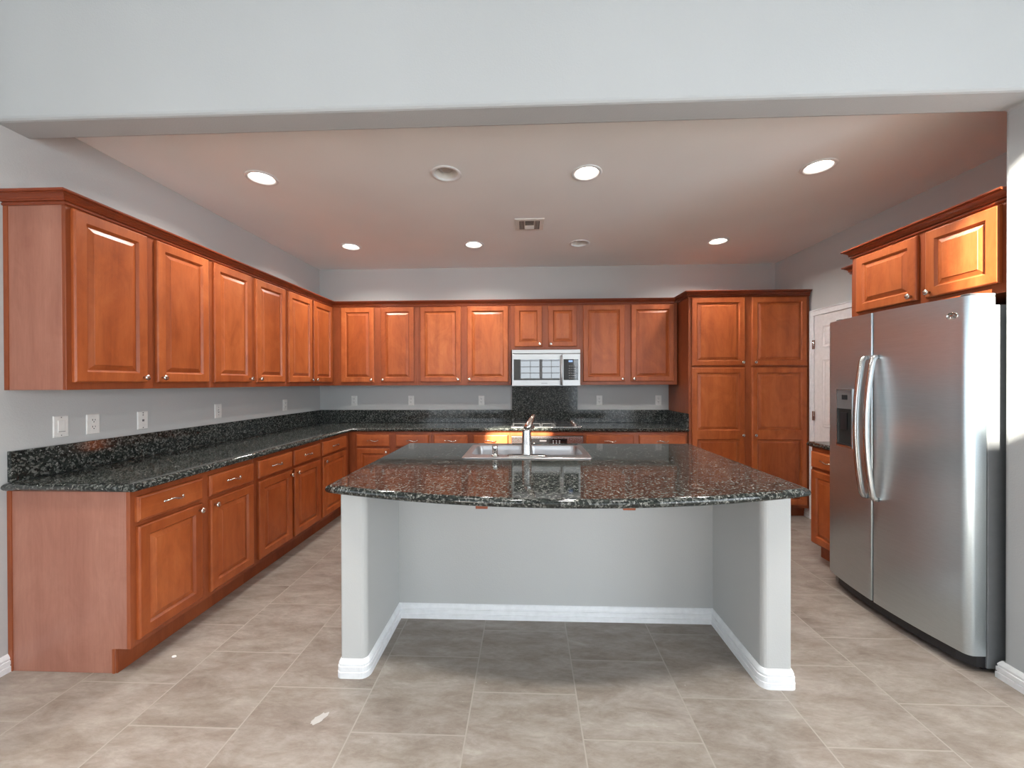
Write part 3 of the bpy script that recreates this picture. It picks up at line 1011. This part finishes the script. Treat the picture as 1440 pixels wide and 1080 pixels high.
# ------------------------------------------------------------------ cooktop, oven, microwave
ck = thing('cooktop', 'stainless gas cooktop with black grates set in the back counter', 'cooktop', (-0.178, 4.138, ZCT + 0.0005))
fill_poly([rrect(0, 0.755, 0, 0.50, 0.02)], 0, 0.012, edge=[(0, 0), (0.001, 0.005), (0.006, 0.010), (0.016, 0.012)]).build('pan', M_STEEL, ck)
for (gx0, gx1) in ((0.03, 0.315), (0.335, 0.625)):
    g = MB()
    gz = 0.043
    for yy in (0.05, 0.25, 0.45):
        g.box(gx0, gx1, yy - 0.006, yy + 0.006, gz - 0.010, gz)
    for xx in (gx0, (gx0 + gx1) / 2, gx1):
        g.box(xx - 0.006, xx + 0.006, 0.05, 0.45, gz - 0.009, gz - 0.001)
    for xx in (gx0, gx1):
        for yy in (0.05, 0.45):
            g.box(xx - 0.007, xx + 0.007, yy - 0.007, yy + 0.007, 0.0125, gz - 0.009)
    gr = g.build('grate', M_IRON, ck, bevel=0.002, seg=1)
    for yy in (0.15, 0.35):
        MB().lathe([(0.045, 0.0125), (0.045, 0.018), (0.032, 0.020), (0.032, 0.026), (0.010, 0.028), (0, 0.028)], 18).build('burner', M_IRON, gr, loc=((gx0 + gx1) / 2, yy, 0))
for k in range(4):
    MB().lathe([(0.020, 0.0125), (0.019, 0.018), (0.016, 0.034), (0.014, 0.037), (0, 0.037)], 16).box(-0.004, 0.004, -0.016, 0.016, 0.036, 0.042).build('knob', M_CHROME, ck, loc=(0.690, 0.08 + k * 0.105, 0))

ov = thing('wall_oven', 'built-in stainless oven under the cooktop with a dark lit control panel', 'oven', (-0.162, YBF - 0.022, 0))
OW = 0.739
MB().box(0.002, OW - 0.002, 0.0225, 0.54, 0.165, 0.826).build('case', M_DGREY, ov)
cpn = MB().box(0, OW, 0, 0.022, 0.700, 0.829)
cpo = cpn.build('control_panel', M_STEEL, ov, bevel=0.003)
MB().box(0.11, OW - 0.165, -0.003, -0.0002, 0.715, 0.808).build('panel_glass', M_GLASS_B, cpo)
MB().box(0.29, 0.36, -0.0036, -0.0031, 0.778, 0.792).build('clock_digits', M_DOTS, cpo)
dots = MB()
for r in range(3):
    for c_ in range(3):
        dots.box(0.425 + c_ * 0.032, 0.438 + c_ * 0.032, -0.0036, -0.0031, 0.740 + r * 0.02, 0.747 + r * 0.02)
dots.build('button_legends', M_DOTS, cpo)
MB().lathe([(0.013, 0), (0.012, -0.012), (0, -0.013)], 14, 'y').build('knob', M_CHROME, cpo, loc=(0.232, -0.0032, 0.755))
od = MB().box(0, OW, 0, 0.022, 0.172, 0.692).build('door', M_STEEL, ov, bevel=0.003)
MB().box(0.10, OW - 0.10, -0.002, -0.0002, 0.25, 0.56).build('window', M_GLASS_B, od)
MB().tube([(0.05, -0.0005, 0.645), (0.05, -0.045, 0.645), (0.07, -0.05, 0.645), (OW - 0.07, -0.05, 0.645), (OW - 0.05, -0.045, 0.645), (OW - 0.05, -0.0005, 0.645)], 0.010, 10).build('handle', M_STEEL, od)

MWX, MWY, MWZ, MWW, MWH = -0.166, 4.280, 1.3505, 0.743, 0.3975
mw = thing('microwave', 'stainless over-the-range microwave hanging above the cooktop', 'microwave', (MWX, MWY, MWZ))
MB().box(0.004, MWW - 0.004, 0.0325, YB - MWY - 0.001, 0.002, MWH).build('case', M_DGREY, mw)
MB().box(0, MWW, 0, 0.032, MWH - 0.042, MWH).build('vent_grille', M_STEEL_MW, mw, bevel=0.003)
md = MB().box(0, MWW * 0.735, 0, 0.032, 0.002, MWH - 0.0445).build('door', M_STEEL_MW, mw, bevel=0.004)
MB().box(0.020, MWW * 0.70, -0.0025, -0.0002, 0.066, MWH - 0.105).build('window', M_GLASS_MW, md)
MB().box(0.020 + 0.30, 0.020 + 0.365, -0.0012, -0.0002, 0.028, 0.034).build('maker_plate', M_MGREY, md)
hx = MWW * 0.722
MB().tube([(hx, -0.0003, MWH - 0.075), (hx, -0.034, MWH - 0.075), (hx, -0.042, MWH - 0.09), (hx, -0.046, 0.19), (hx, -0.042, 0.036), (hx, -0.034, 0.022), (hx, -0.0003, 0.022)], 0.012, 10).build('handle', M_STEEL_MW, md)
mp_ = MB().box(MWW * 0.7365, MWW, 0, 0.032, 0.002, MWH - 0.0445).build('control_panel', M_STEEL_MW, mw, bevel=0.004)
MB().box(MWW * 0.755, MWW - 0.022, -0.0025, -0.0002, 0.066, MWH - 0.105).build('panel_glass', M_GLASS_B, mp_)
MB().box(MWW * 0.755 + 0.055, MWW * 0.755 + 0.098, -0.0033, -0.0026, MWH - 0.137, MWH - 0.117).build('display', M_BLUE, mp_)
kp = MB()
for r in range(6):
    for c_ in range(4):
        kp.box(MWW * 0.755 + 0.058 + c_ * 0.020, MWW * 0.755 + 0.067 + c_ * 0.020, -0.0031, -0.0026, 0.085 + r * 0.026, 0.091 + r * 0.026)
kp.build('keypad_legends', M_LEG, mp_)

# ------------------------------------------------------------------ refrigerator
fr = thing('refrigerator', 'stainless side-by-side refrigerator with ice and water dispenser', 'refrigerator', (0, 0, 0))
FY0, FY1, FSEAM = 1.946, 2.822, 2.417
FZ0, FZ1 = 0.082, 1.800


def fx(y):
    u = (y - (FY0 + FY1) / 2) / ((FY1 - FY0) / 2)
    return 2.100 - 0.048 * (1 - u * u)


MB().box(2.186, XR - 0.03, FY0 + 0.004, FY1 - 0.004, 0.02, 1.755).build('case', M_CASE, fr, bevel=0.004)
MB().box(2.190, 2.24, FY0 + 0.03, FY1 - 0.03, 0.0, 0.0195).build('foot_rail', M_BLACK, fr)
gr_ = MB()
gp = [(fx(FY0) + 0.045, FY0 + 0.012)] + [(fx(FY0 + (FY1 - FY0) * k / 12) + 0.028, FY0 + (FY1 - FY0) * k / 12) for k in range(1, 12)] + [(fx(FY1) + 0.045, FY1 - 0.012), (2.1855, FY1 - 0.012), (2.1855, FY0 + 0.012)]
gr_.prism(gp, 'z', 0.022, 0.076)
gr_.build('base_grille', M_BLACK, fr)


def fridge_door(ya, yb, r0, r1):
    """bowed door, plan outline extruded; r0/r1 corner radii at the ya / yb ends"""
    pts = [(2.176, ya)]
    def corner(y, s, r):
        out = []
        xf = fx(y + s * r)
        for k in range(7):
            a = PI / 2 * k / 6
            out.append((xf + r - r * math.sin(a), y + s * (r - r * math.cos(a))))
        return out
    pts += corner(ya, 1, r0)
    n = 14
    for k in range(1, n):
        y = ya + r0 + (yb - r1 - ya - r0) * k / n
        pts.append((fx(y), y))
    pts += corner(yb, -1, r1)[::-1]
    pts.append((2.176, yb))
    N = len(pts)
    mb = MB()
    vs = [(p[0], p[1], FZ0) for p in pts] + [(p[0], p[1], FZ1) for p in pts]
    fs = [(i, i + 1, i + 1 + N, i + N) for i in range(N - 1)]
    mb.add(vs, fs, True)
    mb.add(vs, [tuple(range(N)), tuple(range(2 * N - 1, N - 1, -1)), (N - 1, 0, N, 2 * N - 1)])
    return mb.build('door', M_FRIDGE, fr)


dn = fridge_door(FY0, FSEAM - 0.004, 0.034, 0.008)
df = fridge_door(FSEAM + 0.004, FY1, 0.008, 0.034)


def fhandle(door, y):
    pts = []
    n = 16
    z0, z1 = 0.70, 1.535
    pts.append((fx(y) - 0.0005, y, z0)); pts.append((fx(y) - 0.020, y, z0 + 0.002))
    for k in range(n + 1):
        u = k / n * 2 - 1
        pts.append((fx(y) - 0.030 - 0.036 * (1 - u * u), y, z0 + 0.02 + (z1 - z0 - 0.04) * k / n))
    pts.append((fx(y) - 0.020, y, z1 - 0.002)); pts.append((fx(y) - 0.0005, y, z1))
    MB().tube(pts, 0.0155, 12, flat=(0.85, 0.9)).build('handle', M_STEEL, door)


fhandle(df, FSEAM + 0.037)
fhandle(dn, FSEAM - 0.037)
# dispenser in the freezer door
dy0, dy1, dz0, dz1 = 2.560, 2.712, 0.965, 1.345
xf = fx(2.66)


def plate(y0, y1, z0, z1, off, th):
    return MB().prism([(fx(y0) - off - th, y0), (fx(y1) - off - th, y1), (fx(y1) - off, y1), (fx(y0) - off, y0)], 'z', z0, z1)


bez = MB()
for (a, b, c_, d_) in ((dy0, dy0 + 0.008, dz0, dz1), (dy1 - 0.008, dy1, dz0, dz1), (dy0 + 0.008, dy1 - 0.008, dz1 - 0.008, dz1), (dy0 + 0.008, dy1 - 0.008, dz0, dz0 + 0.014)):
    q = plate(a, b, c_, d_, 0.0003, 0.010); bez.add(q.v, q.f)
bez.build('dispenser_bezel', M_STEEL, df)
plate(dy0 + 0.0085, dy1 - 0.0085, 1.215, dz1 - 0.0085, 0.0003, 0.007).build('dispenser_panel', M_MGREY, df)
plate(dy0 + 0.045, dy1 - 0.055, 1.275, 1.305, 0.0075, 0.0012).build('dispenser_display', M_GLASS_B, df)
plate(dy0 + 0.0085, dy1 - 0.0085, dz0 + 0.0145, 1.2145, 0.0003, 0.002).build('dispenser_recess', M_RECESS, df)
plate(dy0 + 0.05, dy1 - 0.04, 1.08, 1.19, 0.0026, 0.005).build('dispenser_paddle', M_BLACK, df)
plate(dy0 + 0.0085, dy1 - 0.0085, dz0 + 0.0145, dz0 + 0.022, 0.0026, 0.012).build('drip_tray', M_BLACK, df)
# oval badge
bx_, by_, bz_ = fx(2.008) - 0.0005, 2.012, 1.712
bad = MB()
N = 28
vs = []
prof = [(1.0, 0), (1.0, -0.003), (0.90, -0.004), (0.84, -0.0025), (0.0, -0.0025)]
for s_, h in prof:
    vs += [(h, 0.024 * s_ * math.cos(2 * PI * k / N), 0.019 * s_ * math.sin(2 * PI * k / N)) for k in range(N)]
bad.add(vs, [(i * N + k, i * N + (k + 1) % N, (i + 1) * N + (k + 1) % N, (i + 1) * N + k) for i in range(4) for k in range(N)], True)
slope = math.atan2(fx(2.03) - fx(1.99), 0.04)
b_ = bad.build('badge', M_CHROME, dn, loc=(bx_, by_, bz_), rz=-slope)
cu = bpy.data.curves.new('lettering', 'FONT')
cu.body = 'GE'; cu.size = 0.022; cu.extrude = 0.0006; cu.align_x = 'CENTER'; cu.align_y = 'CENTER'; cu.shear = 0.35
tmp = bpy.data.objects.new('lettering_tmp', cu); C.objects.link(tmp)
bpy.context.view_layer.update()
me = bpy.data.meshes.new_from_object(tmp.evaluated_get(bpy.context.evaluated_depsgraph_get()))
bpy.data.objects.remove(tmp)
me.materials.append(M_MGREY)
lt = bpy.data.objects.new('badge_lettering', me); C.objects.link(lt); lt.parent = dn
lt.location = (bx_ - 0.0031, by_, bz_); lt.rotation_euler = (PI / 2, 0, -PI / 2 - slope)
for yy in (FY0 + 0.05, FY1 - 0.05):
    MB().box(2.13, 2.25, yy - 0.022, yy + 0.022, 1.8005, 1.816).box(2.19, 2.25, yy - 0.022, yy + 0.022, 1.7555, 1.8005).build('hinge_cover', M_MGREY, fr, bevel=0.004)

# ------------------------------------------------------------------ outlets and switches
def wallplate(kind, label, pos, facing, group=None):
    """facing: rotation so that local -y looks into the room"""
    t = thing('wall_outlet' if kind == 'outlet' else ('light_switch' if kind in ('rocker', 'toggle') else 'jack_plate'), label,
              {'outlet': 'outlet', 'rocker': 'switch', 'toggle': 'switch', 'jack': 'wall plate'}[kind], pos, facing, group)
    hw, hh = 0.0355, 0.0575
    pl = MB().rings(-hw, hw, -hh, hh, [(0, -0.0005), (0, -0.003), (0.003, -0.0055), (0.006, -0.006)]).build('cover_plate', M_WHITE_PL, t)
    if kind == 'outlet':
        for s in (-1, 1):
            rc = fill_poly([rrect(-0.017, 0.017, -0.0145, 0.0145, 0.009)], 0, 0.0022)
            rc.v = [(x, -0.0062 - z, y) for x, y, z in rc.v]
            rc_o = rc.build('receptacle', M_WHITE_PL, t, loc=(0, 0, s * 0.0195))
            MB().box(-0.0085, -0.0055, -0.0092, -0.0085, -0.001, 0.009).box(0.0055, 0.0080, -0.0092, -0.0085, 0.000, 0.008).lathe([(0.003, -0.0085), (0.003, -0.0092)], 8, 'y', (0, 0, -0.0075)).build('slots', M_SLOT, rc_o)
        MB().lathe([(0.003, -0.0062), (0.0025, -0.0075), (0, -0.0076)], 10, 'y').build('screw', M_WHITE_PL, t)
    elif kind == 'rocker':
        MB().rings(-0.0165, 0.0165, -0.033, 0.033, [(0, -0.0062), (0, -0.0075), (0.002, -0.0088)]).build('rocker', M_WHITE_PL, t)
        MB().box(-0.0155, 0.0155, -0.0096, -0.0090, -0.029, -0.0265).build('dimmer_slot', M_MGREY, t)
        for s in (-1, 1):
            MB().lathe([(0.003, -0.0062), (0.0025, -0.0075), (0, -0.0076)], 10, 'y').build('screw', M_MGREY, t, loc=(0, 0, s * 0.048))
    elif kind == 'toggle':
        MB().box(-0.006, 0.006, -0.0075, -0.0062, -0.0125, 0.0125).build('toggle_slot', M_MGREY, t)
        MB().prism([(-0.0076, -0.006), (-0.0165, 0.004), (-0.0165, 0.009), (-0.0076, 0.006)], 'x', -0.004, 0.004).build('toggle', M_WHITE_PL, t)
        for s in (-1, 1):
            MB().lathe([(0.003, -0.0062), (0.0025, -0.0075), (0, -0.0076)], 10, 'y').build('screw', M_MGREY, t, loc=(0, 0, s * 0.030))
    else:
        MB().box(-0.006, 0.006, -0.0085, -0.0062, -0.008, 0.006).build('jack', M_MGREY, t)
        for zz in (-0.048, 0.034, 0.048):
            MB().lathe([(0.0035, -0.0062), (0.003, -0.0078), (0, -0.008)], 10, 'y').build('screw', M_SLOT, t, loc=(0, 0, zz))
    return t


wallplate('rocker', 'white dimmer switch plate nearest the end of the left counter', (XL, 2.023, 1.163), R90)
wallplate('outlet', 'white duplex outlet beside the dimmer switch over the left counter', (XL, 2.180, 1.160), R90)
wallplate('jack', 'white phone jack plate with dark screws over the left counter', (XL, 2.474, 1.153), R90)
wallplate('toggle', 'white toggle switch plate midway along the left wall', (XL, 3.103, 1.167), R90)
wallplate('outlet', 'white outlet on the left wall closest to the back corner', (XL, 3.987, 1.166), R90)
for x, lab in ((-2.096, 'white outlet on the back wall nearest the left corner'), (-1.399, 'second white outlet from the left corner on the back wall'),
               (-0.548, 'white outlet on the back wall just left of the cooktop panel'), (0.854, 'white outlet on the back wall just right of the cooktop panel'),
               (1.543, 'white outlet on the back wall nearest the tall pantry')):
    wallplate('outlet', lab, (x, YB, 1.178), 0)

# ------------------------------------------------------------------ ceiling fixtures
pos = ['front row, over the left counter end', '', 'front row, above the sink', 'front row, nearest the refrigerator', 'back row, in the left corner',
       'back row, left of the air vent', '', 'back row, before the pantry']
ll = {0: 'lit recessed ceiling light, front row, over the left counter', 1: 'unlit recessed ceiling light in the front row with a grey bulb showing',
      2: 'lit recessed ceiling light, front row, right of the unlit one', 3: 'lit recessed ceiling light, front row, nearest the refrigerator',
      4: 'lit recessed ceiling light, back row, nearest the left corner', 5: 'lit recessed ceiling light, back row, left of the air vent',
      6: 'unlit recessed ceiling light in the back row behind the air vent', 7: 'lit recessed ceiling light, back row, in front of the pantry'}
for i, (x, y, on) in enumerate(LIGHTS):
    t = thing('recessed_light', ll[i], 'ceiling light', (x, y, ZC), 0, 'recessed lights in the kitchen ceiling')
    MB().lathe([(0.079, 0.004), (0.079, -0.0008), (0.098, -0.0008), (0.100, -0.003), (0.097, -0.0065), (0.086, -0.008), (0.078, -0.005), (0.076, 0.004)], 32, caps=False).build('trim_ring', M_TRIM, t)
    can = MB()
    N = 28
    pr = [(0.0785, 0.003), (0.070, 0.045), (0.066, 0.10), (0.060, 0.115), (0.0, 0.118)]
    can.lathe(pr, N, caps=False)
    can.build('reflector', M_REFL, t)
    if on:
        MB().lathe([(0.066, 0.030), (0.064, 0.024), (0.045, 0.014), (0.022, 0.009), (0.0, 0.008)], 24).build('bulb', M_BULB, t)
        area('recessed_lamp', (x, y, ZC - 0.012), (0, 0, 0), 0.13, 0.13, 14.0, (1.0, 0.965, 0.92), 'DISK', math.radians(148))
    else:
        MB().lathe([(0.050, 0.10), (0.052, 0.060), (0.050, 0.035), (0.040, 0.026), (0.020, 0.022), (0.0, 0.021)], 24).build('bulb', M_BULB_OFF, t)

t = thing('air_vent', 'white square supply air vent in the kitchen ceiling', 'vent', (0.024, 3.420, ZC))
MB().rings(-0.125, 0.125, -0.122, 0.122, [(0, -0.0005), (0, -0.004), (0.004, -0.008), (0.020, -0.009)]).build('plate', M_VENTP, t)
p = t.children[0]
p.data.transform(Matrix(((1, 0, 0, 0), (0, 0, -1, 0), (0, 1, 0, 0), (0, 0, 0, 1))))
for (sx, n_, vert) in ((-0.066, 4, True), (0.066, 4, True)):
    for k in range(n_):
        xx = sx + (k - 1.5) * 0.0115
        MB().box(xx - 0.0036, xx + 0.0036, -0.088, 0.088, -0.0098, -0.0091).build('slot', M_SLOT, t)
for k in range(5):
    yy = -0.082 + k * 0.018
    MB().box(-0.038, 0.038, yy - 0.006, yy + 0.006, -0.0098, -0.0091).build('slot', M_SLOT, t)
for k in range(4):
    yy = 0.022 + k * 0.018
    MB().box(-0.038, 0.038, yy - 0.004, yy + 0.004, -0.013, -0.0091).build('louvre', M_VENTP, t)

# ------------------------------------------------------------------ floor debris
chip = MB().lathe([(0.0, 0.0), (0.012, 0.001), (0.010, 0.006), (0.004, 0.008), (0, 0.008)], 7)
o = chip.build('plaster_chip', M_PLASTER, loc=(-1.80, 1.925, 0.0005))
o.scale = (1.0, 0.6, 1.0)
tag(o, 'tiny white plaster chip lying on the tiles by the left base cabinet', 'debris')

rnd = random.Random(3)
pts = []
for k in range(22):
    a = 2 * PI * k / 22
    r = 0.024 * (0.8 + 0.35 * rnd.random())
    pts.append((1.0 * r * math.cos(a) + 0.5 * r * math.sin(a), 1.3 * r * math.sin(a) + 0.25 * r * math.cos(a)))
o = MB().prism(pts, 'z', 0.0003, 0.0009).build('paint_smear', M_SMEAR, loc=(-0.864, 1.593, 0))
tag(o, 'dried white paint smear on the tile in front of the left island wing', 'stain')
